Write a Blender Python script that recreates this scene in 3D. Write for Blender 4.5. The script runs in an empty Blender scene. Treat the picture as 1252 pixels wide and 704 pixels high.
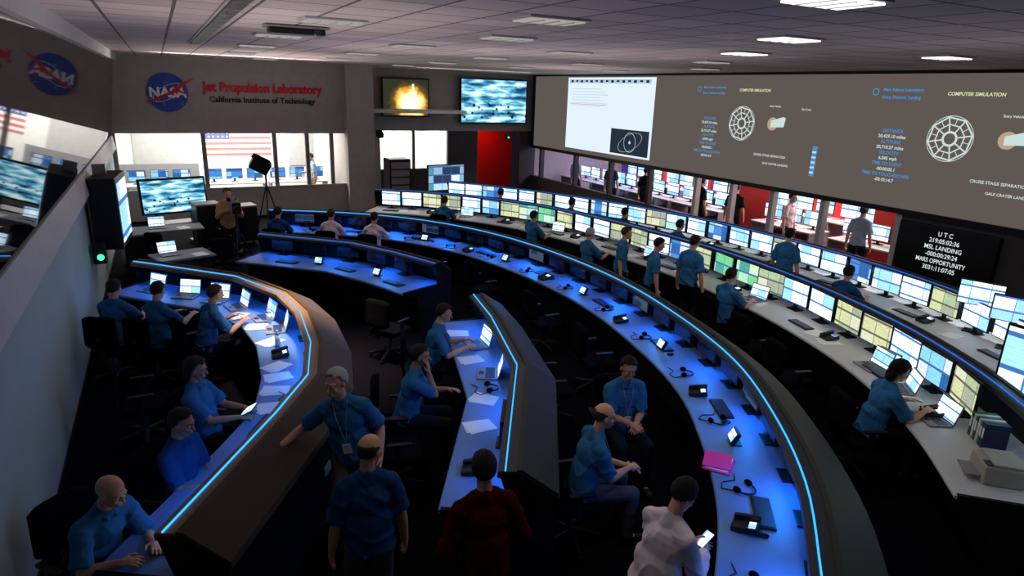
import bpy, bmesh, math, random
from mathutils import Vector, Matrix, Euler
random.seed(7)
PI=math.pi
SC=bpy.context.scene
COL=bpy.context.collection
try:
    SC.view_settings.view_transform='Standard'
    SC.view_settings.look='None'
except Exception: pass

# ---------------------------------------------------------------- materials
def mat(name,col,rough=.6,metal=0,bump=0,bscale=60,var=.12,vscale=6,spec=.4,bd=.02):
    m=bpy.data.materials.new(name); m.use_nodes=True; nt=m.node_tree; b=nt.nodes['Principled BSDF']
    tc=nt.nodes.new('ShaderNodeTexCoord'); no=nt.nodes.new('ShaderNodeTexNoise'); no.inputs['Scale'].default_value=vscale
    nt.links.new(tc.outputs['Object'],no.inputs['Vector'])
    mx=nt.nodes.new('ShaderNodeMix'); mx.data_type='RGBA'
    mx.inputs[6].default_value=(*[c*(1-var) for c in col],1); mx.inputs[7].default_value=(*[min(1,c*(1+var)) for c in col],1)
    nt.links.new(no.outputs['Fac'],mx.inputs[0]); nt.links.new(mx.outputs[2],b.inputs['Base Color'])
    b.inputs['Roughness'].default_value=rough; b.inputs['Metallic'].default_value=metal
    b.inputs['Specular IOR Level'].default_value=spec
    if bump:
        n2=nt.nodes.new('ShaderNodeTexNoise'); n2.inputs['Scale'].default_value=bscale; n2.inputs['Detail'].default_value=3
        nt.links.new(tc.outputs['Object'],n2.inputs['Vector'])
        bp=nt.nodes.new('ShaderNodeBump'); bp.inputs['Strength'].default_value=bump; bp.inputs['Distance'].default_value=bd
        nt.links.new(n2.outputs['Fac'],bp.inputs['Height']); nt.links.new(bp.outputs['Normal'],b.inputs['Normal'])
    return m
def emat(name,col,st=1.0):
    m=bpy.data.materials.new(name); m.use_nodes=True; nt=m.node_tree; nt.nodes.clear()
    e=nt.nodes.new('ShaderNodeEmission'); o=nt.nodes.new('ShaderNodeOutputMaterial')
    e.inputs[0].default_value=(*col,1); e.inputs[1].default_value=st
    nt.links.new(e.outputs[0],o.inputs[0]); return m
def screenmat(name,pal,st=1.0,sx=2.2,sz=1.8,lines=.55,bar=(.05,.15,.45)):
    """glowing display: rectangular windows with title bars, different on every monitor, with rows of small text"""
    m=bpy.data.materials.new(name); m.use_nodes=True; nt=m.node_tree; nt.nodes.clear(); L=nt.links.new; N=nt.nodes.new
    tc=N('ShaderNodeTexCoord'); sp=N('ShaderNodeSeparateXYZ'); L(tc.outputs['Generated'],sp.inputs[0])
    oi=N('ShaderNodeObjectInfo')
    def ma(op,a,b=None):
        q=N('ShaderNodeMath'); q.operation=op
        for i,v in enumerate((a,b)):
            if v is None: continue
            if isinstance(v,(int,float)): q.inputs[i].default_value=v
            else: L(v,q.inputs[i])
        return q.outputs[0]
    rx=ma('MULTIPLY',oi.outputs['Random'],37.3); rz=ma('MULTIPLY',oi.outputs['Random'],91.7)
    x=ma('ADD',ma('MULTIPLY',sp.outputs[0],sx),rx); z=ma('ADD',ma('MULTIPLY',sp.outputs[2],sz),rz)
    cb=N('ShaderNodeCombineXYZ'); L(ma('FLOOR',x),cb.inputs[0]); L(ma('FLOOR',z),cb.inputs[1])
    wn=N('ShaderNodeTexWhiteNoise'); L(cb.outputs[0],wn.inputs['Vector'])
    rp=N('ShaderNodeValToRGB'); rp.color_ramp.interpolation='CONSTANT'; els=rp.color_ramp.elements
    els[0].position=0; els[0].color=(*pal[0],1); els[1].position=1/len(pal); els[1].color=(*pal[1],1)
    for i in range(2,len(pal)):
        e_=els.new(i/len(pal)); e_.color=(*pal[i],1)
    L(wn.outputs['Value'],rp.inputs[0])
    b2=N('ShaderNodeTexBrick'); b2.inputs['Scale'].default_value=1
    b2.inputs['Color1'].default_value=(1,1,1,1); b2.inputs['Color2'].default_value=(.3,.35,.4,1); b2.inputs['Mortar'].default_value=(1,1,1,1)
    b2.inputs['Mortar Size'].default_value=.03; b2.inputs['Brick Width'].default_value=.28; b2.inputs['Row Height'].default_value=.1
    c2=N('ShaderNodeCombineXYZ'); L(x,c2.inputs[0]); L(z,c2.inputs[1]); L(c2.outputs[0],b2.inputs['Vector'])
    mx=N('ShaderNodeMix'); mx.data_type='RGBA'; mx.blend_type='MULTIPLY'; mx.inputs[0].default_value=lines
    L(rp.outputs['Color'],mx.inputs[6]); L(b2.outputs['Color'],mx.inputs[7])
    tb=ma('MAXIMUM',ma('GREATER_THAN',ma('FRACT',z),.86),ma('LESS_THAN',ma('FRACT',x),.04))
    m2=N('ShaderNodeMix'); m2.data_type='RGBA'; L(tb,m2.inputs[0]); L(mx.outputs[2],m2.inputs[6]); m2.inputs[7].default_value=(*bar,1)
    e=N('ShaderNodeEmission'); e.inputs[1].default_value=st; L(m2.outputs[2],e.inputs[0])
    o=N('ShaderNodeOutputMaterial'); L(e.outputs[0],o.inputs[0]); return m
def roommat(name,st):
    """teal-white picture of a control room: bright ceiling bands on top, rows of desks and dark figures below"""
    m=bpy.data.materials.new(name); m.use_nodes=True; nt=m.node_tree; nt.nodes.clear(); L=nt.links.new; N=nt.nodes.new
    tc=N('ShaderNodeTexCoord')
    def ramp(stops,src):
        r=N('ShaderNodeValToRGB'); e=r.color_ramp.elements; e[0].position=stops[0][0]; e[0].color=(*stops[0][1],1); e[1].position=stops[-1][0]; e[1].color=(*stops[-1][1],1)
        for p,c in stops[1:-1]:
            q=e.new(p); q.color=(*c,1)
        L(src,r.inputs[0]); return r.outputs['Color']
    m1=N('ShaderNodeMapping'); m1.inputs['Scale'].default_value=(2.6,0,7); m1.inputs['Rotation'].default_value=(0,.12,0); L(tc.outputs['Generated'],m1.inputs[0])
    n1=N('ShaderNodeTexNoise'); n1.inputs['Scale'].default_value=1.2; n1.inputs['Detail'].default_value=5; L(m1.outputs[0],n1.inputs['Vector'])
    bands=ramp([(.36,(.01,.05,.12)),(.46,(.06,.30,.5)),(.54,(.35,.75,.9)),(.62,(.85,1,1))],n1.outputs['Fac'])
    m2=N('ShaderNodeMapping'); m2.inputs['Scale'].default_value=(13,0,7); L(tc.outputs['Generated'],m2.inputs[0])
    vo=N('ShaderNodeTexVoronoi'); vo.inputs['Scale'].default_value=1; vo.inputs['Randomness'].default_value=1; L(m2.outputs[0],vo.inputs['Vector'])
    figs=ramp([(.22,(.02,.05,.09)),(.34,(1,1,1))],vo.outputs['Distance'])
    sp=N('ShaderNodeSeparateXYZ'); L(tc.outputs['Generated'],sp.inputs[0]); zz=ramp([(.42,(1,1,1)),(.5,(0,0,0))],sp.outputs[2])
    mx=N('ShaderNodeMix'); mx.data_type='RGBA'; mx.blend_type='MULTIPLY'; L(zz,mx.inputs[0]); L(bands,mx.inputs[6]); L(figs,mx.inputs[7])
    em=N('ShaderNodeEmission'); em.inputs[1].default_value=st; L(mx.outputs[2],em.inputs[0]); o=N('ShaderNodeOutputMaterial'); L(em.outputs[0],o.inputs[0]); return m

M={}
M['wall']=mat('painted_wall',(.40,.36,.35),.8,bump=.1)
M['wallL']=mat('left_painted_wall',(.32,.42,.43),.75,bump=.1,vscale=1.5)
M['dark']=mat('dark_wall',(.05,.048,.052),.7)
M['trimg']=mat('grey_trim',(.42,.42,.42),.5)
M['carpet']=mat('carpet',(.005,.005,.008),.95,bump=.4,bscale=200,var=.3,vscale=40,spec=.05)
M['black']=mat('black_plastic',(.01,.01,.012),.4)
M['fabric']=mat('black_fabric',(.005,.005,.007),.95,bump=.3,bscale=300,spec=.06)
M['grey']=mat('grey_plastic',(.22,.22,.23),.5)
M['lgrey']=mat('light_grey_plastic',(.34,.32,.27),.5)
M['metal']=mat('brushed_metal',(.4,.4,.42),.35,1)
M['cap']=mat('console_cap_laminate',(.03,.03,.032),.35,bump=.05,vscale=3)
M['slope']=mat('console_slope_laminate',(.036,.039,.034),.5,vscale=3,spec=.2)
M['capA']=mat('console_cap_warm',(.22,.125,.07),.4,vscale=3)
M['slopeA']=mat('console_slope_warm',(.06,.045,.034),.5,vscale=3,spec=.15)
M['panel']=mat('console_panel',(.011,.011,.013),.6,vscale=3,spec=.12)
M['desk']=mat('desk_laminate',(.12,.23,.44),.42,var=.45,vscale=1.6)
M['deskw']=mat('desk_laminate_pale',(.5,.5,.5),.45,vscale=2)
M['paper']=mat('paper',(.8,.8,.78),.8,var=.04)
M['white']=mat('white_enamel',(.75,.75,.75),.5)
M['led']=emat('blue_led',(.03,.34,1.0),2.0)
M['ledE']=emat('blue_led_soft',(.03,.18,.9),.9)
M['green']=emat('green_led',(.05,1,.3),2.5)
M['red']=mat('red_paint',(.5,.03,.03),.6)
M['magenta']=mat('magenta_plastic',(.8,.03,.33),.4)
M['tubes']=emat('fixture_glow',(1,.98,.95),2.0)
M['fixoff']=emat('fixture_dim_glow',(1,.92,.86),.38)
M['off']=mat('dark_screen',(.01,.011,.016),.15,spec=.6)
M['s_white']=screenmat('screen_white',[(.9,.97,1),(.65,.85,.98),(.95,.98,1),(.3,.6,.85)],1.65)
M['s_green']=screenmat('screen_green',[(.2,.7,.3),(.7,.9,.6),(.10,.4,.35),(.5,.85,.6)],1.15)
M['s_cream']=screenmat('screen_cream',[(.75,.8,.45),(.5,.65,.4),(.85,.85,.65),(.45,.5,.4)],1.05,bar=(.15,.15,.1))
M['s_blue']=screenmat('screen_blue',[(.08,.3,.8),(.3,.75,.95),(.8,.9,.95),(.04,.15,.45)],1.1)
M['s_dim']=screenmat('screen_dim',[(.03,.06,.12),(.1,.14,.2),(.02,.03,.06)],.6)
M['s_tiles']=screenmat('screen_tiles',[(.5,.8,.95),(.1,.3,.4),(.8,.9,.9),(.3,.5,.7),(.03,.05,.1)],1.1,4,3,.3)
M['s_room']=roommat('screen_room_picture',1.2)
M['s_big']=screenmat('screen_big',[(.5,.85,1),(.8,.95,1),(.4,.8,.95)],1.3,2,2,.3)
M['key']=mat('keycaps',(.02,.02,.024),.5,var=.5,vscale=120)
SKIN={'a':mat('skin_light',(.62,.32,.21),.5,var=.08,vscale=20),'b':mat('skin_tan',(.42,.21,.13),.5,var=.08,vscale=20)}
HAIR={'dark':mat('hair_dark',(.012,.009,.008),.6,bump=.6,bscale=150),'brown':mat('hair_brown',(.045,.024,.013),.6,bump=.6,bscale=150),
      'grey':mat('hair_grey',(.42,.40,.38),.7,bump=.6,bscale=150)}
def cl(n,c,s=.12): return mat(n,c,.9,bump=.5,bscale=9,spec=s,bd=.02)
CL={'blue':cl('polo_blue',(.03,.135,.30)),'blue2':cl('polo_blue_deep',(.014,.06,.18)),'white':cl('shirt_white',(.74,.60,.66)),'maroon':cl('jacket_maroon',(.06,.004,.006)),
    'black':cl('cloth_black',(.012,.012,.014),.1),'navy':cl('trouser_dark',(.012,.013,.02),.1),'khaki':cl('trouser_khaki',(.13,.10,.07),.1),'grey':cl('trouser_grey',(.07,.07,.08),.1),
    'pale':cl('shirt_pale_blue',(.35,.45,.6)),'tan':cl('shirt_tan',(.45,.24,.10))}
M['shoe']=mat('shoe_leather',(.02,.015,.012),.4)
M['eyew']=mat('eye_white',(.8,.8,.8),.3); M['eyeb']=mat('eye_iris',(.02,.015,.01),.2); M['lips']=mat('lip_skin',(.38,.13,.11),.5)

# ---------------------------------------------------------------- mesh helpers
def link(o,parent=None):
    COL.objects.link(o)
    if parent is not None: o.parent=parent
    return o
def frombm(name,bm,m,parent=None,smooth=False):
    me=bpy.data.meshes.new(name); bm.normal_update(); bm.to_mesh(me); bm.free()
    for x in (m if isinstance(m,(list,tuple)) else [m]): me.materials.append(x)
    if smooth:
        for p in me.polygons: p.use_smooth=True
    return link(bpy.data.objects.new(name,me),parent)
def thing(name,label,cat,loc=(0,0,0),rz=0,group=None):
    e=bpy.data.objects.new(name,None); e.empty_display_size=.1; link(e)
    e.location=loc; e.rotation_euler=(0,0,rz); e["label"]=label; e["category"]=cat
    if group: e["group"]=group
    return e
def box(name,s,c,m,parent=None,rot=(0,0,0),bev=0,seg=2):
    bm=bmesh.new(); bmesh.ops.create_cube(bm,size=1)
    bmesh.ops.scale(bm,vec=s,verts=bm.verts)
    if bev: bmesh.ops.bevel(bm,geom=list(bm.edges),offset=bev,segments=seg,affect='EDGES',profile=.6)
    o=frombm(name,bm,m,parent,bev>0 and seg>2); o.location=c; o.rotation_euler=rot; return o
def struct(o,kind="structure"): o["kind"]=kind; return o
def tc(bm,a,ra,b,rb,flat=False,seg=12,xax=None,sq=1.0):
    a=Vector(a); b=Vector(b); ax=b-a; L=ax.length
    if L<1e-6: return
    z=ax/L
    x=Vector(xax) if xax is not None else (Vector((1,0,0)) if abs(z.x)<.8 else Vector((0,1,0)))
    x=(x-z*x.dot(z)).normalized(); y=z.cross(x)
    rings=[]
    if flat: rings=[(0,ra),(L,rb)]
    else:
        for k in range(1,4):
            t=-PI/2+k*PI/6; rings.append((ra*math.sin(t),ra*math.cos(t)))
        for k in range(0,3):
            t=k*PI/6; rings.append((L+rb*math.sin(t),rb*math.cos(t)))
    R=[]
    for h,r in rings:
        R.append([bm.verts.new(a+z*h+(x*math.cos(2*PI*i/seg)+y*math.sin(2*PI*i/seg)*sq)*r) for i in range(seg)])
    p0=bm.verts.new(a+z*(0 if flat else -ra)); p1=bm.verts.new(b+z*(0 if flat else rb))
    for i in range(seg):
        j=(i+1)%seg
        bm.faces.new((p0,R[0][j],R[0][i])); bm.faces.new((p1,R[-1][i],R[-1][j]))
        for k in range(len(R)-1): bm.faces.new((R[k][i],R[k][j],R[k+1][j],R[k+1][i]))
def ell(bm,c,r,rot=None,u=16,v=10):
    mt=Matrix.Translation(Vector(c))@(rot.to_4x4() if rot is not None else Matrix.Identity(4))@Matrix.Diagonal((*r,1))
    bmesh.ops.create_uvsphere(bm,u_segments=u,v_segments=v,radius=1,matrix=mt)
def cyl(name,r,a,b,m,parent=None,r2=None,seg=16):
    bm=bmesh.new(); tc(bm,a,r,b,r if r2 is None else r2,True,seg); return frombm(name,bm,m,parent)
def remesh(name,bm,m,vox,parent=None,sm=3,fold=0,ph=0,zr=(0,1)):
    me=bpy.data.meshes.new('tmp'); bm.to_mesh(me); bm.free(); o=bpy.data.objects.new('tmp',me); COL.objects.link(o)
    r=o.modifiers.new('r','REMESH'); r.mode='VOXEL'; r.voxel_size=vox; r.use_smooth_shade=True
    s=o.modifiers.new('s','SMOOTH'); s.factor=.5; s.iterations=sm
    dg=bpy.context.evaluated_depsgraph_get(); nm=bpy.data.meshes.new_from_object(o.evaluated_get(dg))
    bpy.data.objects.remove(o); bpy.data.meshes.remove(me)
    if fold:   # cloth folds pressed into the garment surface
        sn=math.sin; co=math.cos; nr=[v.normal.copy() for v in nm.vertices]
        for v,n in zip(nm.vertices,nr):
            x,y,z=v.co
            a=z*34+3.2*sn(x*11+ph)+2.4*co(y*13+ph*2)+1.5*sn(z*9+x*19)
            b=x*26+y*20+2.5*sn(z*14+ph)
            k=1.25-.9*min(1,max(0,(z-zr[0])/(zr[1]-zr[0])))
            d=((1-abs(sn(a*.5)))**2-.3)*k+.45*((1-abs(sn(b*.5+ph)))**2-.3)
            v.co=v.co+n*(fold*d)
    nm.name=name; nm.materials.clear(); nm.materials.append(m)
    for p in nm.polygons: p.use_smooth=True
    return link(bpy.data.objects.new(name,nm),parent)
def quadxz(name,w,h,c,m,parent=None,rz=0,rx=0):
    """upright panel facing local -Y"""
    bm=bmesh.new(); vs=[bm.verts.new(p) for p in ((-w/2,0,-h/2),(w/2,0,-h/2),(w/2,0,h/2),(-w/2,0,h/2))]; bm.faces.new(vs)
    o=frombm(name,bm,m,parent); o.location=c; o.rotation_euler=(rx,0,rz); return o
def text(name,body,size,loc,rot,m,parent=None,align='LEFT',bold=0,ext=0.002,xs=1.0):
    c=bpy.data.curves.new('t','FONT'); c.body=body; c.size=size; c.align_x=align; c.offset=bold; c.extrude=ext; c.resolution_u=3
    o=bpy.data.objects.new('t',c); COL.objects.link(o)
    dg=bpy.context.evaluated_depsgraph_get(); me=bpy.data.meshes.new_from_object(o.evaluated_get(dg)); bpy.data.objects.remove(o)
    me.materials.clear(); me.materials.append(m); t=link(bpy.data.objects.new(name,me),parent); t.location=loc; t.rotation_euler=rot; t.scale=(xs,1,1); return t
def poly(name,pts,m,parent=None,loc=(0,0,0),rot=(0,0,0)):
    bm=bmesh.new(); vs=[bm.verts.new((p[0],p[1],0)) for p in pts]; bm.faces.new(vs); o=frombm(name,bm,m,parent); o.location=loc; o.rotation_euler=rot; return o
def ringpts(bm,r0,r1,n=48,sx=1,sy=1,rot=0,cx=0,cy=0):
    a=[];b=[]
    for i in range(n):
        t=2*PI*i/n
        for L,r in ((a,r0),(b,r1)):
            x=math.cos(t)*r*sx; y=math.sin(t)*r*sy
            L.append(bm.verts.new((cx+x*math.cos(rot)-y*math.sin(rot),cy+x*math.sin(rot)+y*math.cos(rot),0)))
    for i in range(n):
        j=(i+1)%n; bm.faces.new((a[i],a[j],b[j],b[i]))
def dup(root,loc,rz,label=None):
    def cp(o,par):
        ks=list(o.children)
        n=o.copy(); COL.objects.link(n)
        if par is not None: n.parent=par
        for k in ks: cp(k,n)
        return n
    r=cp(root,None); r.location=loc; r.rotation_euler=(0,0,rz)
    if label: r["label"]=label
    return r
PROTO={}
def inst(key,builder,loc,rz=0,label=None):
    if key not in PROTO:
        r=builder(); PROTO[key]=r; r.location=loc; r.rotation_euler=(0,0,rz)
        if label: r["label"]=label
        return r
    return dup(PROTO[key],loc,rz,label)

# ---------------------------------------------------------------- paths
def smooth(path,n=5):
    P=[Vector(p) for p in path]; out=[]
    for i in range(len(P)-1):
        p0=P[max(i-1,0)];p1=P[i];p2=P[i+1];p3=P[min(i+2,len(P)-1)]
        for k in range(n):
            t=k/n
            out.append(.5*((2*p1)+(-p0+p2)*t+(2*p0-5*p1+4*p2-p3)*t*t+(-p0+3*p1-3*p2+p3)*t**3))
    out.append(P[-1]); return out
def normals(P):
    N=[]
    for i in range(len(P)):
        d=[]
        if i>0: d.append((P[i]-P[i-1]).normalized())
        if i<len(P)-1: d.append((P[i+1]-P[i]).normalized())
        n=[Vector((q.y,-q.x)) for q in d]
        if len(n)==1: N.append(n[0])
        else:
            s=(n[0]+n[1]).normalized(); N.append(s/max(.4,s.dot(n[0])))
    return N
def sweep(name,P,prof,m,parent):
    N=normals(P); bm=bmesh.new(); R=[]
    for p,n in zip(P,N): R.append([bm.verts.new((p.x+n.x*u,p.y+n.y*u,z)) for u,z in prof])
    k=len(prof)
    for i in range(len(R)-1):
        for j in range(k):
            q=(j+1)%k; bm.faces.new((R[i][j],R[i][q],R[i+1][q],R[i+1][j]))
    bm.faces.new(R[0]); bm.faces.new(list(reversed(R[-1])))
    bmesh.ops.recalc_face_normals(bm,faces=bm.faces)
    return frombm(name,bm,m,parent)
def plen(P): return sum((P[i+1]-P[i]).length for i in range(len(P)-1))
def at(P,s,u=0):
    for i in range(len(P)-1):
        L=(P[i+1]-P[i]).length
        if s<=L or i==len(P)-2:
            d=(P[i+1]-P[i]).normalized(); n=Vector((d.y,-d.x)); p=P[i]+d*s+n*u; return p,n,d
        s-=L
def faceN(n): return math.atan2(n.x,-n.y)      # local -Y -> n
def faceP(d): return math.atan2(-d[0],d[1])    # local +Y -> d

def console(name,label,P,dw,capmat,slopemat,deskmat,led,z0=1.12,lw=(.006,.21,1.0),lp=5,cw=.34,vents=0,lstep=1.0,pool=.7):
    c=thing(name,label,'console')
    h=z0
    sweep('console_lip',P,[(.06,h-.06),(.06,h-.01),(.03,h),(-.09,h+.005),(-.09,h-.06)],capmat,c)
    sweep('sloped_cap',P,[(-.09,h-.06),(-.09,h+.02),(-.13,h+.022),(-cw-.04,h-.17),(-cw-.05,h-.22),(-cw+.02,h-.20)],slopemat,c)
    sweep('led_strip',P,[(.005,h+.003),(.005,h+.013),(-.006,h+.013),(-.006,h+.003)],led,c)
    sweep('outer_panel',P,[(-cw-.0,.04),(-cw,h-.20),(-cw+.04,h-.20),(-cw+.04,.04)],M['panel'],c)
    sweep('kick_plate',P,[(-cw+.01,0),(-cw+.01,.04),(-cw+.05,.04),(-cw+.05,0)],M['black'],c)
    sweep('inner_panel',P,[(-.22,.75),(-.12,h-.06),(-.09,h-.06),(-.19,.75)],M['panel'],c)
    sweep('desk_top',P,[(-cw+.05,.71),(-cw+.05,.75),(dw-.01,.75),(dw,.74),(dw,.72),(dw-.01,.71)],deskmat,c)
    sweep('modesty_panel',P,[(dw-.45,.0),(dw-.45,.71),(dw-.43,.71),(dw-.43,.0)],M['black'],c)
    for a,b_ in ((P[0],P[1]),(P[-1],P[-2])):
        d=(b_-a).normalized()*.03; seg=[a-d*.3,a+d] if a is P[0] else [a+d,a-d*.3]
        sweep('end_panel',seg,[(-cw-.02,0),(-cw-.03,h-.2),(-.12,h-.005),(.04,h-.03),(-.06,.76),(dw-.02,.755),(dw-.02,.70),(dw-.3,.64),(dw-.42,0)],M['panel'],c)
    L=plen(P); s=.5
    while s<L:
        p,n,d=at(P,s,.035)
        la=bpy.data.lights.new('under_cap_light','AREA'); la.shape='RECTANGLE'; la.size=min(lstep,pool); la.size_y=.04; la.color=lw; la.energy=lp*lstep*random.uniform(.65,1.25)
        o=bpy.data.objects.new('under_cap_light',la); COL.objects.link(o); o.location=(p.x,p.y,h-.075)
        zdir=-(Vector((n.x*.45,n.y*.45,-1)).normalized()); x=Vector((d.x,d.y,0)); y=zdir.cross(x).normalized(); x=y.cross(zdir)
        mm=Matrix((x,y,zdir)).transposed().to_4x4(); mm.translation=o.location; o.matrix_world=mm
        s+=lstep
    for k in range(vents):
        p,n,d=at(P,L*(k+1)/(vents+1),-cw-.01)
        box('vent',(.16,.02,.09),(p.x,p.y,.55),M['grey'],c,(0,0,math.atan2(d.y,d.x)),.008)
    return c

PA=[Vector(p) for p in [(-.62,11.65),(-.42,11.46),(.75,10.2),(1.22,9.1),(1.32,8.2),(1.24,7.1),(1.04,6.22),(.63,5.52),(-.27,4.14)]]
PB=[Vector(p) for p in [(3.68,8.05),(3.5,7.1),(3.08,5.6),(2.05,3.85)]]
PC=[Vector(p) for p in [(1.45,13.15),(2.9,11.8),(3.4,10.85),(3.8,9.85)]]
PD=smooth([(2.0,15.7),(3.62,14.75),(4.85,13.5),(5.7,11.8),(6.1,9.7),(6.1,7.78),(5.80,6.13),(5.37,4.77),(4.75,3.68),(4.06,2.76),(3.29,2.02),(2.6,1.4)])
PE=smooth([(5.0,17.5),(6.5,16.3),(7.9,14.3),(8.6,12),(8.85,9.8),(8.85,8),(8.6,6.25),(8.1,4.65),(7.5,3.48),(6.89,2.64),(6.2,1.9)])
PF=smooth([(7.6,18.6),(9.4,15.8),(10.5,13),(11.0,10.3),(11.0,8),(10.75,6.3),(10.3,4.8),(9.7,3.5),(9.1,2.6)])
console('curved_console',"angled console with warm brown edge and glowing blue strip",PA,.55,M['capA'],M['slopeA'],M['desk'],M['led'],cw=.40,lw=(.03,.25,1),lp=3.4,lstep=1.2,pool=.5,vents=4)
console('angled_console',"short angled grey console with blue light strip and vent slots",PB,.52,M['cap'],M['slope'],M['desk'],M['led'],cw=.38,vents=3,lp=2.8,lstep=1.2,pool=.5)
console('curved_console',"small curved console with dark cap and blue-lit desk",PC,.72,M['cap'],M['slope'],M['desk'],M['ledE'],cw=.34,lp=3.6,lstep=1.2,pool=.5)
console('curved_console',"long sweeping curved console, bright blue strip and blue desk",PD,.6,M['cap'],M['slope'],M['desk'],M['led'],cw=.42,lp=4.3,lstep=1.3,pool=.4,vents=8)
console('curved_console',"long curved console with dark cap and lit monitors",PE,.8,M['cap'],M['slope'],M['deskw'],M['ledE'],1.22,lw=(.5,.7,1),lp=.5,cw=.36)  # white lamps under this cap are added for the monitors' light on the desk
console('curved_console',"long curved console beside the glass partition with pale desk",PF,.85,M['cap'],M['slope'],M['deskw'],M['ledE'],1.2,lw=(.85,.93,1),lp=3.2,cw=.3)  # here too the white under-cap lamps are added to stand for monitor light

# ---------------------------------------------------------------- room shell
def sbox(name,a,b,m,bev=0):
    s=[abs(b[i]-a[i]) for i in range(3)]; c=[(a[i]+b[i])/2 for i in range(3)]
    return struct(box(name,s,c,m,None,(0,0,0),bev))
mc=bpy.data.materials.new('ceiling_tiles'); mc.use_nodes=True; nt=mc.node_tree; b=nt.nodes['Principled BSDF']
t=nt.nodes.new('ShaderNodeTexCoord'); br=nt.nodes.new('ShaderNodeTexBrick'); br.offset=0; br.inputs['Scale'].default_value=1
br.inputs['Brick Width'].default_value=.61; br.inputs['Row Height'].default_value=.61; br.inputs['Mortar Size'].default_value=.016
br.inputs['Color1'].default_value=(.63,.53,.51,1); br.inputs['Color2'].default_value=(.48,.40,.39,1); br.inputs['Mortar'].default_value=(.14,.12,.115,1)
nt.links.new(t.outputs['Object'],br.inputs['Vector']); nt.links.new(br.outputs['Color'],b.inputs['Base Color']); b.inputs['Roughness'].default_value=.9
sbox('floor',(-1.4,-3,-.1),(13,26.6,0),M['carpet'])
sbox('ceiling',(-1.6,-3,4.52),(13,23,4.6),mc)
sbox('wall_left',(-1.45,-3,0),(-1.25,21.2,2.02),M['wallL'])
def prism(name,prof,y0,y1,m):
    bm=bmesh.new(); A=[bm.verts.new((x,y0,z)) for x,z in prof]; B=[bm.verts.new((x,y1,z)) for x,z in prof]; k=len(prof)
    for i in range(k): bm.faces.new((A[i],A[(i+1)%k],B[(i+1)%k],B[i]))
    bm.faces.new(A); bm.faces.new(list(reversed(B))); bmesh.ops.recalc_face_normals(bm,faces=bm.faces)
    return struct(frombm(name,bm,m))
prism('trim_1',[(-1.45,2.02),(-1.23,2.02),(-1.15,2.06),(-1.2,2.42),(-1.45,2.42)],-3,21.2,M['trimg'])
glass=bpy.data.materials.new('dark_gallery_glass'); glass.use_nodes=True; g=glass.node_tree.nodes['Principled BSDF']
g.inputs['Base Color'].default_value=(.008,.007,.009,1); g.inputs['Roughness'].default_value=.03; g.inputs['Specular IOR Level'].default_value=1.0; g.inputs['IOR'].default_value=2.3
nn=glass.node_tree.nodes.new('ShaderNodeTexNoise'); nn.inputs['Scale'].default_value=.8; bb=glass.node_tree.nodes.new('ShaderNodeBump'); bb.inputs['Strength'].default_value=.03
glass.node_tree.links.new(nn.outputs['Fac'],bb.inputs['Height']); glass.node_tree.links.new(bb.outputs['Normal'],g.inputs['Normal'])
prism('window_1',[(-1.22,2.42),(-.94,4.36),(-1.05,4.36),(-1.33,2.42)],-3,21.2,glass)
prism('trim_2',[(-.96,4.34),(-.86,4.34),(-.84,4.52),(-1.1,4.52)],-3,21.2,M['trimg'])
prism('baseboard_left',[(-1.25,0),(-1.235,0),(-1.235,.1),(-1.25,.1)],-3,21.2,M['black'])
Y=21.2
sbox('wall_back',(-1.45,Y,0),(5.15,Y+.15,.87),M['wall']); sbox('wall_back_upper',(-1.45,Y,2.46),(5.15,Y+.15,4.52),M['wall'])
sbox('trim_3',(-1.25,Y-.03,.84),(5.15,Y+.0,.89),M['trimg'])
for i,x in enumerate([-1.2,1.05,3.01,3.97,4.72]): sbox('trim_%d'%(4+i),(x-.06,Y+.02,.87),(x+.06,Y+.12,2.46),M['grey'])
sbox('wall_column',(5.14,Y-.35,0),(6.0,22.95,4.52),M['wall'])
Y2=22.8
sbox('wall_rear',(6.0,Y2,0),(6.75,Y2+.15,4.52),M['wall']); sbox('wall_rear_upper',(6.75,Y2,2.44),(13,Y2+.15,4.52),M['wall'])
sbox('wall_rear_lower',(6.75,Y2,0),(9.3,Y2+.15,1.1),M['dark']); sbox('wall_rear_pier',(9.3,Y2,0),(10.5,Y2+.15,2.44),M['dark'])
sbox('trim_12',(7.95,Y2,1.1),(8.03,Y2+.12,2.44),M['dark'])
sbox('wall_rear_end',(12.3,Y2,0),(13,Y2+.15,2.44),M['dark'])
bright=mat('bright_room_wall',(.68,.68,.66),.8)
sbox('wall_office',(-1.45,25.6,0),(9.4,25.7,3.2),bright); sbox('ceiling_office',(-1.45,21.36,3.1),(9.4,25.6,3.2),bright); sbox('wall_office_end',(-1.55,21.36,0),(-1.45,25.7,3.2),bright)
sbox('wall_office_side',(9.4,22.96,0),(9.5,25.7,3.2),bright)
for i,(x0_,x1_) in enumerate(((-.9,.6),(4.1,5.0))): sbox('window_%d'%(30+i),(x0_,25.56,1.0),(x1_,25.6,2.2),M['trimg'])
sbox('wall_office_partition',(-1.4,24.6,0),(1.0,24.66,1.25),M['grey'])
redw=mat('red_wall',(.6,.03,.025),.7); purglow=mat('purple_glow_wall',(.16,.09,.42),.7)  # purple carries the side room's coloured glow as wall colour
sbox('wall_red',(9.6,24.8,0),(13,24.9,3),redw); sbox('ceiling_red',(9.6,22.96,2.9),(13,24.8,3),M['dark'])
XS=12.8
sbox('wall_screen',(XS,-3,1.88),(XS+.2,22.8,4.52),M['dark']); sbox('wall_screen_lower',(XS,-3,0),(XS+.2,7.7,1.88),M['dark'])
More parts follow.
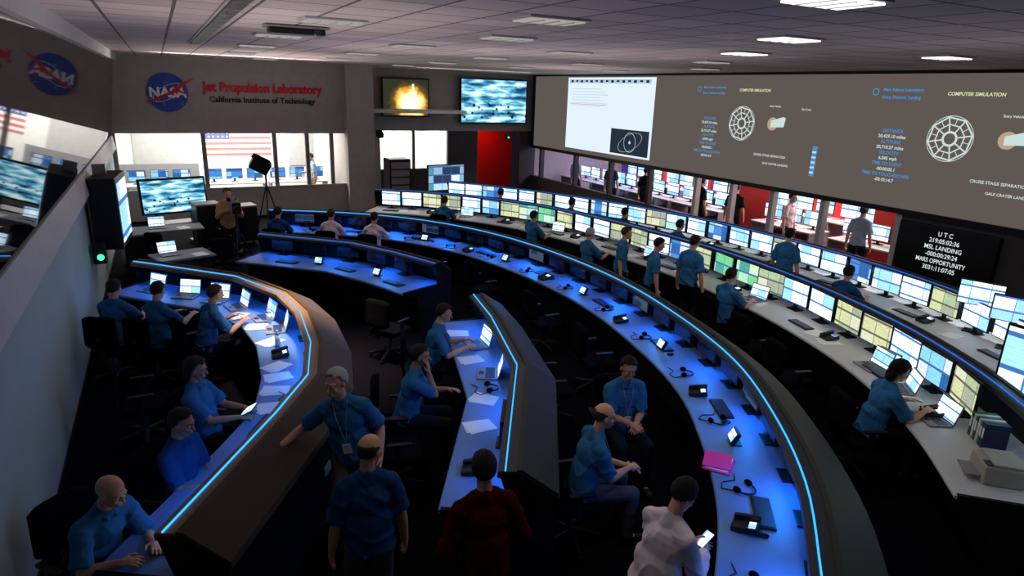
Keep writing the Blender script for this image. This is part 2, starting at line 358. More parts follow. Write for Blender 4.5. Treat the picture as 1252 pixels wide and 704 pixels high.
sbox('wall_screen_sill',(XS,13.6,0),(XS+.15,22.8,.75),M['dark'])
ys=[22.0,19.6,17.5,15.5,13.5,12.2,10.9,9.5,7.75]
for i,y in enumerate(ys):
    sbox('trim_%d'%(20+i),(XS-.02,y-.06,0),(XS+.14,y+.06,1.88),M['trimg'] if i>3 else M['dark'])
gl=bpy.data.materials.new('clear_glass'); gl.use_nodes=True; n=gl.node_tree; n.nodes.clear()
a1=n.nodes.new('ShaderNodeBsdfTransparent'); a2=n.nodes.new('ShaderNodeBsdfGlossy'); a2.inputs['Roughness'].default_value=.03; mx=n.nodes.new('ShaderNodeMixShader'); mx.inputs[0].default_value=.05
oo=n.nodes.new('ShaderNodeOutputMaterial'); n.links.new(a1.outputs[0],mx.inputs[1]); n.links.new(a2.outputs[0],mx.inputs[2]); n.links.new(mx.outputs[0],oo.inputs[0])
for i in range(8):
    if i==4: continue
    z=.75 if i<4 else .02
    sbox('window_%d'%(10+i),(XS+.05,ys[i+1]+.06,z),(XS+.06,ys[i]-.06,1.88),gl)
sbox('wall_side_room',(17.5,3,0),(17.6,23,3),M['wall']); sbox('ceiling_side_room',(XS+.2,3,2.75),(17.6,23,2.85),M['wall'])
sbox('wall_red_panel',(17.42,6,0.6),(17.5,14.6,2.75),redw); sbox('wall_red_panel_upper',(17.42,17.6,.6),(17.5,20.4,2.75),redw); sbox('wall_purple_glow',(17.42,20.5,.6),(17.5,23,2.75),purglow); sbox('wall_purple_glow_low',(17.42,15,.6),(17.5,17.5,2.75),purglow)  # purple panels paint the glow behind the side room monitors
sbox('wall_side_room_end',(XS+.2,22.95,0),(17.6,23.05,3),M['wall']); sbox('floor_side_room',(XS+.2,3,-.1),(17.6,23,0),M['carpet'])
sbox('wall_side_room_near',(XS+.2,3,0),(17.6,3.1,3),M['wall'])
sbox('wall_front',(-1.45,-3.1,0),(13,-3,4.52),M['wall'])
for i,y in enumerate((8.4,12.7)): sbox('wall_red_partition_%d'%i,(15.0,y,0),(15.1,y+1.3,2.1),redw)

# ---------------------------------------------------------------- lights
def area(loc,size,energy,col=(1,1,1),rot=(0,0,0),sy=None,cam=True,spread=PI):
    la=bpy.data.lights.new('lamp','AREA'); la.shape='RECTANGLE'; la.size=size; la.size_y=sy or size; la.energy=energy; la.color=col; la.spread=spread
    o=bpy.data.objects.new('lamp',la); COL.objects.link(o); o.location=loc; o.rotation_euler=rot; o.visible_camera=cam; o.visible_glossy=cam; return o
area((2,23.5,3.05),5,540,(1,.97,.9),sy=3); area((7.7,24.4,3.05),2.6,240,(1,.96,.9),sy=2)
area((11.5,23.9,2.8),.6,18,(1,.08,.05))
area((15.4,19.5,2.7),2.0,230,(.55,.62,1),sy=4); area((15.4,15.5,2.7),2.0,150,(.85,.85,1),sy=3); area((15.4,11.5,2.7),2,260,(1,.88,.85),sy=4); area((15.5,7,2.7),2,180,(1,.9,.85),sy=4); area((16.6,10.5,2.6),.6,150,(1,.1,.08),sy=6); area((16.9,19.0,2.6),.4,60,(1,.08,.08),sy=3)
for (x,y,e,c) in [(1.2,7,34,(1,.86,.84)),(4,11,30,(1,.86,.86)),(6.5,9,22,(1,.86,.92)),(2.5,16.5,64,(1,.88,.82)),(9.5,15,36,(1,.87,.86)),(7.5,3.5,8,(.95,.9,1))]:
    area((x,y,2.9),3,e,c,(PI,0,0),cam=False)  # upward fill lamps added to brighten the ceiling, unseen by the camera
area((2,18.6,4.4),4,130,(1,.9,.85),(-PI/2*.62,0,0),.3,cam=False); area((9.3,20.6,4.4),4,60,(1,.88,.82),(-PI/2*.62,0,0),.3,cam=False)  # unseen wash lamps added to lift the back walls
area((.6,5.5,4.4),.3,20,(.95,1,.95),(0,PI/2*.62*-1,0),7,cam=False,spread=2.2)  # unseen wash lamp added to brighten the left wall
area((1.7,8.8,4.4),.4,42,(1,.76,.52),(0,0,0),.4,cam=False,spread=.8)
W=bpy.data.worlds.new('world'); SC.world=W; W.use_nodes=True; W.node_tree.nodes['Background'].inputs[0].default_value=(.02,.025,.04,1); W.node_tree.nodes['Background'].inputs[1].default_value=.3

def b_fix(on):
    def f():
        e=thing('ceiling_light',"recessed rectangular ceiling light "+("glowing white" if on else "dimly lit"),'ceiling light',group='recessed ceiling lights')
        box('frame',(.61,.42,.02),(0,0,.01),M['trimg'],e,bev=.005); box('diffuser',(.54,.34,.012),(0,0,-.008),M['tubes'] if on else M['fixoff'],e)
        for k in (-.15,0,.15): box('louver',(.012,.34,.008),(k,0,-.016),M['trimg'],e)
        return e
    return f
ONL=[(5.84,5.05),(7.3,7.04),(9.27,5.42),(3.81,3.0)]
OFFL=[(1.61,6.95),(3.77,7.4),(1.5,9.56),(3.5,10),(8.78,9.21),(5.82,12.1),(3.11,5.3),(5.8,9.2),(1.6,12.5),(3.6,13.2),(8.2,12.3),(1.7,16),(3.9,16.5),(6.2,15.5),(8.6,16),(10.8,11.5),(10.9,15),(6.3,18.8),(2.6,19)]
for x,y in ONL:
    inst('fixon',b_fix(True),(x,y,4.5)); area((x,y,4.46),.5,15,(1,.97,.95),sy=.35,cam=False)
for x,y in OFFL: inst('fixoff',b_fix(False),(x,y,4.5))
for x,y in [(1.6,12.5),(6.2,15.5),(3.6,13.2)]: area((x,y,4.46),.5,6,(1,.9,.8),sy=.35,cam=False)
e=thing('air_slot',"long narrow black air slot in the tiled ceiling",'vent',(.66,9.3,4.505)); box('slot',(.14,7.5,.014),(0,0,0),M['black'],e); box('slot_rim',(.2,7.56,.006),(0,0,.008),M['trimg'],e)
for k in range(12): box('slot_divider',(.14,.02,.016),(0,-3.4+k*.62,0),M['trimg'],e)
e=thing('ceiling_projector',"dark ceiling-recessed projector opening",'projector',(1.45,8.0,4.46)); box('housing',(.6,.22,.06),(0,0,0),M['black'],e,bev=.02); box('mount_plate',(.68,.3,.02),(0,0,.04),M['grey'],e); cyl('lens',.04,(.2,-.11,0),(.2,-.14,0),M['off'],e)

# ---------------------------------------------------------------- signage on back wall
RB=(PI/2,0,0)
blue=mat('logo_blue',(.03,.08,.42),.5,var=.05); wht=mat('logo_white',(.85,.85,.85),.5,var=.03); redm=mat('logo_red',(.65,.02,.04),.5,var=.05); dk=mat('sign_dark',(.012,.012,.025),.5)
lg=thing('round_emblem',"round blue space agency emblem with white letters and red swoosh",'sign',(.27,Y-.022,3.57))
bm=bmesh.new(); tc(bm,(0,.02,0),.52,(0,-.02,0),.52,True,48); frombm('disc',bm,blue,lg)
text('lettering','NASA',.36,(0,-.03,-.12),RB,wht,lg,'CENTER',.014)
bm=bmesh.new(); ringpts(bm,.40,.425,64,1,.42,.5); o=frombm('orbit_ring',bm,wht,lg); o.location=(0,-.026,0); o.rotation_euler=RB
poly('swoosh',[(-.62,-.3),(-.3,-.14),(.05,.02),(.35,.26),(.72,.42),(.42,.2),(.3,.08),(.62,-.1),(.28,.02),(.0,-.08),(-.3,-.22)],redm,lg,(0,-.034,0),RB)
bm=bmesh.new()
for k in range(26):
    a=random.random()*2*PI; r=.12+.36*random.random(); x,z=r*math.cos(a),r*math.sin(a)
    if abs(z)<.15: continue
    ell(bm,(x,-.024,z),(.012,.004,.012),None,6,4)
frombm('stars',bm,wht,lg)
sg=thing('wall_lettering',"raised wall sign of a laboratory in red and dark letters",'sign',(1.15,Y-.015,3.4))
text('red_lettering','Jet Propulsion Laboratory',.35,(.03,-.0,.24),RB,redm,sg,bold=.017,ext=.012,xs=.9)
text('dark_lettering','California Institute of Technology',.222,(.16,-.0,-.06),RB,dk,sg,bold=.006,ext=.01,xs=.98)

fl=bpy.data.meshes.new('flag'); bm=bmesh.new(); Wf,Hf=2.3,1.25
def fq(x0,z0,x1,z1,y,mi):
    v=[bm.verts.new(p) for p in ((x0,y,z0),(x1,y,z0),(x1,y,z1),(x0,y,z1))]; f=bm.faces.new(v); f.material_index=mi
for i in range(13): fq(0,Hf*i/13,Wf,Hf*(i+1)/13,0,0 if i%2==0 else 1)
fq(0,Hf*6/13,Wf*.4,Hf,-.002,2)
for r in range(5):
    for c in range(6):
        x=.07+c*.15; z=Hf*6/13+.07+r*.125; fq(x,z,x+.05,z+.05,-.004,1)
bm.to_mesh(fl); bm.free()
for m_ in (mat('flag_red',(.52,.16,.15),.8),mat('flag_white',(.7,.7,.7),.8),mat('flag_blue',(.10,.12,.28),.8)): fl.materials.append(m_)
fo=link(bpy.data.objects.new('national_flag',fl)); fo.location=(1.2,25.598,1.38); fo["label"]="national flag with red and white stripes on office wall"; fo["category"]="flag"

# ---------------------------------------------------------------- wall TVs
def tv(name,label,w,h,loc,rz,scr,depth=.1):
    e=thing(name,label,'television',loc,rz)
    box('frame',(w,depth,h),(0,depth/2,0),M['black'],e,bev=.012); quadxz('screen',w-.1,h-.1,(0,-.004,0),scr,e); box('wall_bracket',(.3,.12,.3),(0,depth+.05,0),M['grey'],e)
    return e
ml=bpy.data.materials.new('launch_picture'); ml.use_nodes=True; nt=ml.node_tree; nt.nodes.clear()
tcn=nt.nodes.new('ShaderNodeTexCoord'); mp=nt.nodes.new('ShaderNodeMapping'); mp.inputs['Location'].default_value=(-1.05,0,-.50); mp.inputs['Scale'].default_value=(1.7,0,1.45)
ns=nt.nodes.new('ShaderNodeTexNoise'); ns.inputs['Scale'].default_value=5; ns.inputs['Detail'].default_value=4; sb=nt.nodes.new('ShaderNodeVectorMath'); sb.operation='SUBTRACT'; sb.inputs[1].default_value=(.5,.5,.5)
sc_=nt.nodes.new('ShaderNodeVectorMath'); sc_.operation='SCALE'; sc_.inputs['Scale'].default_value=.55; ad=nt.nodes.new('ShaderNodeVectorMath'); ad.operation='ADD'
sx_=nt.nodes.new('ShaderNodeVectorMath'); sx_.operation='MULTIPLY'; sx_.inputs[1].default_value=(1,0,1)
gr=nt.nodes.new('ShaderNodeTexGradient'); gr.gradient_type='SPHERICAL'; rp=nt.nodes.new('ShaderNodeValToRGB')
rp.color_ramp.elements[0].position=.12; rp.color_ramp.elements[0].color=(.025,.03,.015,1); rp.color_ramp.elements[1].position=.72; rp.color_ramp.elements[1].color=(1,.97,.75,1)
for p_,c_ in ((.32,(.12,.07,.02,1)),(.44,(.8,.36,.04,1)),(.56,(1,.75,.22,1))):
    e_=rp.color_ramp.elements.new(p_); e_.color=c_
em=nt.nodes.new('ShaderNodeEmission'); em.inputs[1].default_value=1.3; ot=nt.nodes.new('ShaderNodeOutputMaterial'); LK=nt.links.new
LK(tcn.outputs['Generated'],mp.inputs[0]); LK(tcn.outputs['Generated'],ns.inputs['Vector']); LK(ns.outputs['Color'],sb.inputs[0]); LK(sb.outputs[0],sc_.inputs[0]); LK(mp.outputs[0],ad.inputs[0]); LK(sc_.outputs[0],ad.inputs[1]); LK(ad.outputs[0],sx_.inputs[0]); LK(sx_.outputs[0],gr.inputs[0]); LK(gr.outputs[0],rp.inputs[0]); LK(rp.outputs[0],em.inputs[0]); LK(em.outputs[0],ot.inputs[0])
t1=tv('wall_television',"wall television showing a bright yellow rocket launch",1.72,1.3,(7.65,Y2-.2,3.58),0,ml)
bm=bmesh.new(); tc(bm,(.28,0,-.1),.055,(.26,0,.42),.04,False,10); tc(bm,(.17,0,-.15),.03,(.17,0,.26),.022,False,8); tc(bm,(.4,0,-.2),.045,(.36,0,.2),.028,False,8)
bmesh.ops.scale(bm,vec=(1,.06,1),verts=bm.verts); bmesh.ops.translate(bm,vec=(0,-.012,0),verts=bm.verts)
frombm('rocket_picture',bm,emat('rocket_pale',(1,.9,.65),1.2),t1)
t2=tv('wall_television',"large wall television showing a blue control room view",2.75,1.6,(11.05,Y2-.25,3.52),0,M['s_room'])
e=thing('cabinet_display',"deep black cabinet display hung from the wall with bright screen",'display',(-.93,13.2,1.72),-.08)
box('cabinet',(.42,1.2,1.2),(0,0,0),M['black'],e,bev=.03); quadxz('screen',1.05,1.0,(.216,0,0),M['s_white'],e,rz=PI/2); box('hanger',(.2,.1,.3),(-.08,0,.62),M['metal'],e)
e=thing('wall_speaker',"small black wall speaker with green glowing indicator",'speaker',(-1.12,12.4,1.13)); box('housing',(.2,.2,.34),(0,0,0),M['black'],e,bev=.03); cyl('indicator',.05,(.02,-.1,-.05),(.02,-.12,-.05),M['green'],e); box('bracket',(.1,.05,.05),(-.1,0,0),M['metal'],e)

# ---------------------------------------------------------------- projection screen wall
PS=thing('projection_screen',"very long wall projection screen with black frame",'projection screen',(XS,0,0))
y0,y1,z0,z1=22.5,2.0,1.93,4.46
mproj=emat('projected_brown',(.115,.095,.085),1.0)
RS=(PI/2,0,-PI/2)
def sp(name,ya,yb,za,zb,m,dx=.06):
    return box(name,(.004,abs(ya-yb),abs(zb-za)),(-dx,(ya+yb)/2,(za+zb)/2),m,PS)
sp('screen_surface',y0,y1,z0,z1,mproj,.04)
for a,bb_ in (((y0,y1),(z1,z1+.06)),((y0+.1,y1-.1),(z0-.1,z0))): box('frame',(.1,abs(a[0]-a[1])+.1,abs(bb_[1]-bb_[0])),(-.05,(a[0]+a[1])/2,(bb_[0]+bb_[1])/2),M['black'],PS)
for y_ in (y0+.05,y1-.05): box('frame',(.1,.1,z1-z0+.1),(-.05,y_,(z0+z1)/2),M['black'],PS)
sp('projected_window',20.2,15.5,2.06,4.42,emat('projected_white',(.78,.9,.98),1.0),.045)
bluep=emat('projected_blue',(.06,.28,.62),1); wp=emat('projected_pale',(.68,.82,.80),.9); yp=emat('projected_yellow',(.75,.85,.45),.9); bk=emat('projected_dark',(.02,.03,.05),1); gp=emat('projected_graph',(.45,.58,.72),1); lp_=emat('projected_light_blue',(.45,.6,.8),1)
sp('projected_toolbar',20.1,15.7,4.24,4.36,gp,.05)
for k in range(15): sp('projected_menu_mark',20.0-k*.29,19.86-k*.29,4.26+.02*(k%2),4.34,bk,.055)
sp('projected_chart',20.0,17.9,3.55,3.575,emat('projected_red_line',(.7,.45,.45),1),.05)
for k in range(7): sp('projected_list_row',19.9,18.2-(k%3)*.2,4.05-k*.09,4.065-k*.09,lp_,.05)
sp('projected_inset',17.5,15.6,2.12,2.88,bk,.05)
bm=bmesh.new(); ringpts(bm,.28,.295,32); ringpts(bm,.6,.615,32,1,.4,.35); ringpts(bm,.0,.05,16); o=frombm('projected_orbit',bm,wp,PS); o.location=(-.056,16.5,2.5); o.rotation_euler=RS
def tx(body,size,y,z,m,al='LEFT',bold=.002):
    return text('projected_text',body,size,(-.05,y,z),RS,m,PS,al,bold,0)
for oy in (0,5.0):
    tx('COMPUTER SIMULATION',.085,12.3-oy,4.08,yp)
    bm=bmesh.new(); ringpts(bm,.05,.07,20); o=frombm('projected_mark',bm,bluep,PS); o.location=(-.055,13.7-oy,4.12); o.rotation_euler=RS
    tx('Mars Science Laboratory',.08,13.55-oy,4.14,bluep); tx('Entry, Descent, Landing',.08,13.55-oy,4.0,bluep)
    rows=['DISTANCE','20,429.10 miles','ALTITUDE','20,710.27 miles','VELOCITY','6,045 mph','TIME TO EVENT','-00:00:05.1','TIME TO TOUCHDOWN','-00:10:14.7']
    for k,s_ in enumerate(rows): tx(s_,.090,13.2-oy,3.36-k*.106,wp if k%2 else bluep,'CENTER',.0015)
    bm=bmesh.new(); ringpts(bm,.375,.405,8,rot=.2); ringpts(bm,.40,.412,40); ringpts(bm,.25,.272,8,rot=.2); ringpts(bm,.10,.14,24)
    for k in range(16):
        a=k*PI/8+.2; d=Vector((math.cos(a),math.sin(a),0)); n_=Vector((-d.y,d.x,0))*(.012 if k%2==0 else .006)
        r0=.12 if k%2==0 else .25
        bm.faces.new([bm.verts.new(d*r0-n_),bm.verts.new(d*.38-n_),bm.verts.new(d*.38+n_),bm.verts.new(d*r0+n_)])
    o=frombm('projected_wheel_diagram',bm,wp,PS); o.location=(-.055,12.1-oy,3.32); o.rotation_euler=RS
    bm=bmesh.new(); ringpts(bm,0.001,.15,20); o=frombm('projected_capsule',bm,emat('capsule_tan',(.5,.35,.25),1),PS); o.location=(-.055,11.15-oy,3.36); o.rotation_euler=RS
    poly('projected_plume',[(-.05,.05),(.3,.15),(.36,.12),(.33,-.08),(-.05,-.1)],wp,PS,(-.056,11.15-oy,3.38),RS)
    tx('Entry Vehicle',.06,11.3-oy,3.74,wp,bold=.001); tx('Sky Crane',.06,10.4-oy,3.7,wp,bold=.001); tx('CRUISE STAGE SEPARATION',.075,11.6-oy,2.6,wp,bold=.001); tx('GALE CRATER LANDING',.068,11.3-oy,2.42,wp,bold=.001)
sp('projected_bar',9.95,9.83,2.3,2.95,bluep,.05)
for k in range(5): sp('projected_bar_mark',9.94,9.84,2.36+k*.11,2.40+k*.11,wp,.064)
e=thing('countdown_display',"black digital countdown display with white numerals",'display',(XS-.12,6.75,1.24))
box('housing',(.12,1.8,.98),(.06,0,0),M['black'],e,bev=.02); wt=emat('clock_white',(.7,.8,.8),1.0)
for k,s_ in enumerate(['U T C','219:05:02:36','MSL LANDING','-000:00:29:24','MARS OPPORTUNITY','3031:11:07:05']):
    text('clock_text',s_,.118,(-.008,0,.32-k*.13),RS,wt,e,'CENTER',.001,0,.9 if k!=4 else .8)

# ---------------------------------------------------------------- equipment builders
def b_mon(scr,w=.50,h=.34,g='desk monitors',lab="black flat monitor on a stand, screen lit"):
    def f():
        e=thing('desktop_monitor',lab,'monitor',group=g)
        z=.09+h/2
        box('bezel',(w,.035,h),(0,.02,z),M['black'],e,bev=.008); quadxz('screen',w-.03,h-.03,(0,.0005,z),scr,e)
        box('stand',(.06,.03,.16),(0,.05,.09),M['black'],e); box('base',(.22,.16,.014),(0,.04,.007),M['black'],e,bev=.004)
        return e
    return f
def b_laptop(scr,body='grey'):
    def f():
        e=thing('laptop',"open laptop computer with lit screen",'laptop',group='open laptops')
        box('keyboard_base',(.34,.24,.018),(0,0,.009),M[body],e,bev=.004); box('keys',(.29,.11,.003),(0,.03,.0195),M['key'],e); box('touchpad',(.09,.06,.002),(0,-.07,.019),M['black'],e)
        l=box('lid',(.34,.012,.23),(0,.155,.125),M[body],e,(-.28,0,0),.003); quadxz('screen',.315,.2,(0,-.007,0),scr,l)
        return e
    return f
def b_kb():
    e=thing('keyboard',"black computer keyboard on the desk",'keyboard',group='keyboards'); box('body',(.42,.15,.02),(0,0,.01),M['black'],e,bev=.005); box('keys',(.39,.12,.006),(0,0,.022),M['key'],e); return e
def b_mouse():
    e=thing('computer_mouse',"small black computer mouse",'mouse',group='computer mice'); bm=bmesh.new(); ell(bm,(0,0,.012),(.03,.05,.02)); frombm('shell',bm,M['black'],e,True); cyl('wheel',.006,(-.004,.025,.03),(.004,.025,.03),M['grey'],e); return e
def b_headset():
    e=thing('headset',"black headset with headband and two ear cushions",'headset',group='headsets')
    bm=bmesh.new()
    for k in range(12):
        a=PI*k/12; b2=PI*(k+1)/12; tc(bm,(.085*math.cos(a),.1*math.sin(a),.02),.009,(.085*math.cos(b2),.1*math.sin(b2),.02),.009,False,8)
    frombm('headband',bm,M['black'],e,True)
    for s in (-1,1):
        bm=bmesh.new(); ell(bm,(s*.085,-.01,.03),(.02,.037,.03)); frombm('ear_cushion',bm,M['fabric'],e,True)
    bm=bmesh.new(); P_=[(.085,-.03,.01),(.14,-.12,.006),(.05,-.17,.006),(-.06,-.12,.006),(-.14,-.18,.006)]
    for k in range(4): tc(bm,P_[k],.005,P_[k+1],.005,False,6)
    frombm('cable',bm,M['black'],e,True)
    return e
def b_paper():
    e=thing('paper_sheet',"white printed sheets of paper lying on desk",'paper',group='loose papers'); box('sheet',(.216,.28,.002),(0,0,.001),M['paper'],e); box('sheet',(.216,.28,.002),(.02,.015,.003),M['paper'],e,(0,0,.15)); return e
def b_phone():
    e=thing('desk_phone',"black desk telephone with lit display",'telephone',group='desk telephones'); box('body',(.17,.2,.05),(0,0,.03),M['black'],e,(.2,0,0),.01); box('handset',(.045,.2,.035),(-.06,0,.07),M['black'],e,(.2,0,0),.012); box('display',(.08,.05,.004),(.03,.05,.068),M['s_white'],e,(.2,0,0)); return e
def b_touch():
    e=thing('touch_panel',"small tilted touch panel with glowing white display",'touch panel',group='small touch panels'); box('body',(.17,.04,.13),(0,0,.075),M['black'],e,(-.5,0,0),.01); quadxz('screen',.14,.10,(0,-.021,.085),M['s_white'],e,rx=-.5); box('foot',(.12,.1,.01),(0,.02,.005),M['black'],e); return e
def b_bottle():
    e=thing('water_bottle',"clear blue-tinted plastic water bottle",'bottle',group='water bottles'); bm=bmesh.new(); tc(bm,(0,0,0),.033,(0,0,.15),.033,True,16); tc(bm,(0,0,.15),.033,(0,0,.19),.013,True,16); frombm('bottle_body',bm,mat('bottle_plastic',(.5,.65,.75),.1,spec=.8),e,True); cyl('bottle_cap',.014,(0,0,.19),(0,0,.21),M['white'],e); return e
def b_chair():
    e=thing('office_chair',"black swivel office chair with armrests",'chair',group='office chairs')
    box('seat',(.46,.44,.08),(0,.02,.43),M['fabric'],e,bev=.03,seg=3)
    bm=bmesh.new(); bmesh.ops.create_cube(bm,size=1); bmesh.ops.scale(bm,vec=(.42,.045,.42),verts=bm.verts); bmesh.ops.subdivide_edges(bm,edges=bm.edges,cuts=5,use_grid_fill=True)
    for v in bm.verts:
        r=max(0,abs(v.co.x)-.13)*max(0,abs(v.co.z)-.12); v.co.z-= math.copysign(r*5,v.co.z); v.co.y+=.5*v.co.x**2+.03*math.sin(v.co.z*6)
    o=frombm('backrest',bm,M['fabric'],e,True); o.location=(0,-.27,.76); o.rotation_euler=(.12,0,0)
    box('back_support',(.07,.03,.32),(0,-.27,.54),M['black'],e,(.1,0,0))
    for s in (-1,1):
        a=box('armrest',(.05,.24,.03),(s*.27,.0,.64),M['black'],e,bev=.01); box('arm_post',(.03,.05,.22),(0,-.02,-.12),M['black'],a)
    cyl('gas_column',.03,(0,0,.1),(0,0,.4),M['metal'],e)
    bm=bmesh.new()
    for k in range(5):
        a=2*PI*k/5; tc(bm,(0,0,.12),.03,(.28*math.cos(a),.28*math.sin(a),.075),.02,False,8)
    frombm('star_base',bm,M['black'],e,True)
    for k in range(5):
        a=2*PI*k/5; x,y=.28*math.cos(a),.28*math.sin(a); cyl('caster',.03,(x-.02*math.sin(a),y+.02*math.cos(a),.03),(x+.02*math.sin(a),y-.02*math.cos(a),.03),M['black'],e)
    return e
def chair(x,y,d): return inst('chair',b_chair,(x,y,0),faceP(d))
def b_binder(m):
    def f():
        e=thing('ring_binder',"upright ring binder with coloured spine",'binder',group='binders in a row'); box('cover',(.04,.22,.25),(0,0,.125),m,e,bev=.004); box('spine_label',(.025,.003,.10),(0,-.1115,.15),M['paper'],e); return e
    return f

L=plen(PD); s=.8; k=0
while s<L-.3:
    p,n,d=at(PD,s,-.03); inst('mon_off' if k%5 else 'mon_dim',b_mon(M['off'] if k%5 else M['s_dim'],.46,.25,'recessed console monitors',"black flat monitor recessed under the console cap"),(p.x,p.y,.75),faceN(n))
    if k%2==0:
        p,n,d=at(PD,s+.3,.36); inst('hs',b_headset,(p.x,p.y,.75),faceN(n)+random.uniform(-1,1))
    if k%4==1:
        p,n,d=at(PD,s+.1,.3); inst('touch',b_touch,(p.x,p.y,.75),faceN(n))
    if k%3==2:
        p,n,d=at(PD,s,.25); inst('kb',b_kb,(p.x,p.y,.75),faceN(n)); p,n,d=at(PD,s+.32,.28); inst('mouse',b_mouse,(p.x,p.y,.75),faceN(n))
    if k%4==3:
        p,n,d=at(PD,s+.25,.4); inst('phone',b_phone,(p.x,p.y,.75),faceN(n)+random.uniform(-.3,.3))
    s+=.62; k+=1
L=plen(PE); LE=L; s=.5; k=0
seq=['s_white','s_white','s_cream','s_cream','s_white','s_blue','s_cream','s_green','s_green','s_cream']
while s<L-1.5:
    p,n,d=at(PE,s,.14); c=seq[k%len(seq)]; inst('m_'+c,b_mon(M[c],.55,.38),(p.x,p.y,.75),faceN(n)+random.uniform(-.13,.13))
    if k%3==0: p,n,d=at(PE,s+.1,.5); inst('kb',b_kb,(p.x,p.y,.75),faceN(n)); p,n,d=at(PE,s+.45,.5); inst('paper',b_paper,(p.x,p.y,.75),faceN(n)+.3)
    if k%3==1: p,n,d=at(PE,s+.2,.52); inst('paper',b_paper,(p.x,p.y,.75),faceN(n)+random.uniform(-.4,.4))
    if k%4==2: p,n,d=at(PE,s+.1,.45); inst('phone',b_phone,(p.x,p.y,.75),faceN(n))
    if k%5==4: p,n,d=at(PE,s,.45); inst('lap_w',b_laptop(M['s_white']),(p.x,p.y,.75),faceN(n)+.2)
    s+=.59; k+=1
for s_,dr in ((LE-3.0,.1),(LE-2.35,-.2),(LE-1.55,.15)):
    p,n,d=at(PE,s_,.5); inst('lap_w',b_laptop(M['s_white']),(p.x,p.y,.75),faceN(n)+dr)
L=plen(PF); s=.4; k=0
while s<L-.3:
    p,n,d=at(PF,s,.14); c=['s_white','s_white','s_blue','s_white','s_white','s_cream'][k%6]; inst('m_'+c,None,(p.x,p.y,.75),faceN(n)+random.uniform(-.13,.13))
    if k%2==0: p,n,d=at(PF,s+.1,.55); inst('paper',b_paper,(p.x,p.y,.75),faceN(n)+random.uniform(-.4,.4))
    if k%3==2: p,n,d=at(PF,s+.1,.5); inst('phone',b_phone,(p.x,p.y,.75),faceN(n))
    if k%3==1: p,n,d=at(PF,s+.3,.5); inst('kb',None,(p.x,p.y,.75),faceN(n)+.1)
    s+=.60; k+=1
for i,(x,y,z) in enumerate([(10.15,4.75,1.02),(9.85,4.15,1.0)]):
    e=thing('raised_display',"raised white-lit flat display on a tall pole stand",'monitor',(x,y,0),faceN(Vector((-.95,-.3))),'raised displays')
    box('bezel',(.56,.04,.36),(0,0,z+.32),M['black'],e,bev=.008); quadxz('screen',.53,.33,(0,-.022,z+.32),M['s_white'],e); cyl('pole',.02,(0,.05,.75),(0,.05,z+.4),M['metal'],e); box('foot',(.25,.2,.02),(0,.05,.76),M['black'],e)
e=thing('large_display',"large tilted flat display glowing blue-white",'monitor',(7.75,2.76,0),faceN(Vector((-.95,.05)))); box('bezel',(1.1,.05,.8),(0,0,1.32),M['black'],e,bev=.01); quadxz('screen',1.05,.75,(0,-.027,1.32),M['s_big'],e); cyl('pole',.03,(0,.06,0),(0,.06,1.5),M['metal'],e); box('foot',(.5,.4,.03),(0,.06,.015),M['black'],e)

def put(P,s,u,key,b,dr=0):
    p,n,d=at(P,s,u); return inst(key,b,(p.x,p.y,.75),faceN(n)+dr)
LA=plen(PA)
for s_ in (.5,1.2,1.75,2.3,3.0,3.6,LA-.4): put(PA,s_,.2,'lap_w',b_laptop(M['s_white']),random.uniform(-.3,.3))
for s_ in (2.65,3.35,4.0,4.9,5.25,5.6,6.0): put(PA,s_,.38,'paper',b_paper,random.uniform(-.6,.6))
for s_ in (4.1,4.7,5.3,6.2): put(PA,s_,.0,'mon_off',None)
put(PA,4.25,.3,'bottle',b_bottle); put(PA,3.3,.2,'bottle',b_bottle); put(PA,6.5,.3,'kb',b_kb); put(PA,4.6,.3,'phone',None); put(PA,5.8,.15,'hs',None)
for s_,dr in ((1.0,.2),(1.9,-.2)): put(PB,s_,.2,'lap_w',None,dr)
for s_ in (.5,2.6,3.2,1.45): put(PB,s_,.34,'paper',b_paper,random.uniform(-.4,.4))
put(PB,3.5,.1,'mon_off',None); put(PB,4.0,.3,'phone',None); put(PB,2.3,.25,'hs',None)
for s_ in (.5,1.2,1.9,2.6,3.3): put(PC,s_,-.0,'mon_off',None)
for s_ in (1.5,3.0): put(PC,s_,.35,'touch',None)
for s_ in (.9,2.3,3.6): put(PC,s_,.45,'kb',None)
e=thing('ring_folder',"bright magenta folder lying open on the blue desk",'folder',(4.12,3.66,.752),.6); box('cover',(.3,.24,.012),(0,0,.006),M['magenta'],e,bev=.003); box('cover',(.3,.24,.012),(.03,.02,.02),M['magenta'],e,(0,.05,.1),.003); box('paper_stack',(.26,.2,.01),(.0,0,.015),M['paper'],e)
bc=[(.02,.12,.05),(.5,.5,.47),(.02,.10,.05),(.5,.5,.5),(.02,.12,.06),(.02,.03,.08)]
for i in range(6):
    p,n,d=at(PE,LE-1.28+i*.05,.16); inst('binder%d'%i,b_binder(mat('binder_cover',bc[i],.5)),(p.x,p.y,.75),faceN(n))
p,n,d=at(PE,LE-.42,.36)
e=thing('printer',"beige desktop printer with paper tray",'printer',(p.x,p.y,.75),faceN(n)); box('body',(.34,.32,.18),(0,0,.09),M['lgrey'],e,bev=.02); box('lid',(.32,.25,.03),(0,.03,.19),M['lgrey'],e,bev=.01); box('paper_tray',(.24,.14,.015),(0,-.2,.06),M['grey'],e); box('control_panel',(.1,.05,.01),(.1,-.12,.184),M['black'],e)

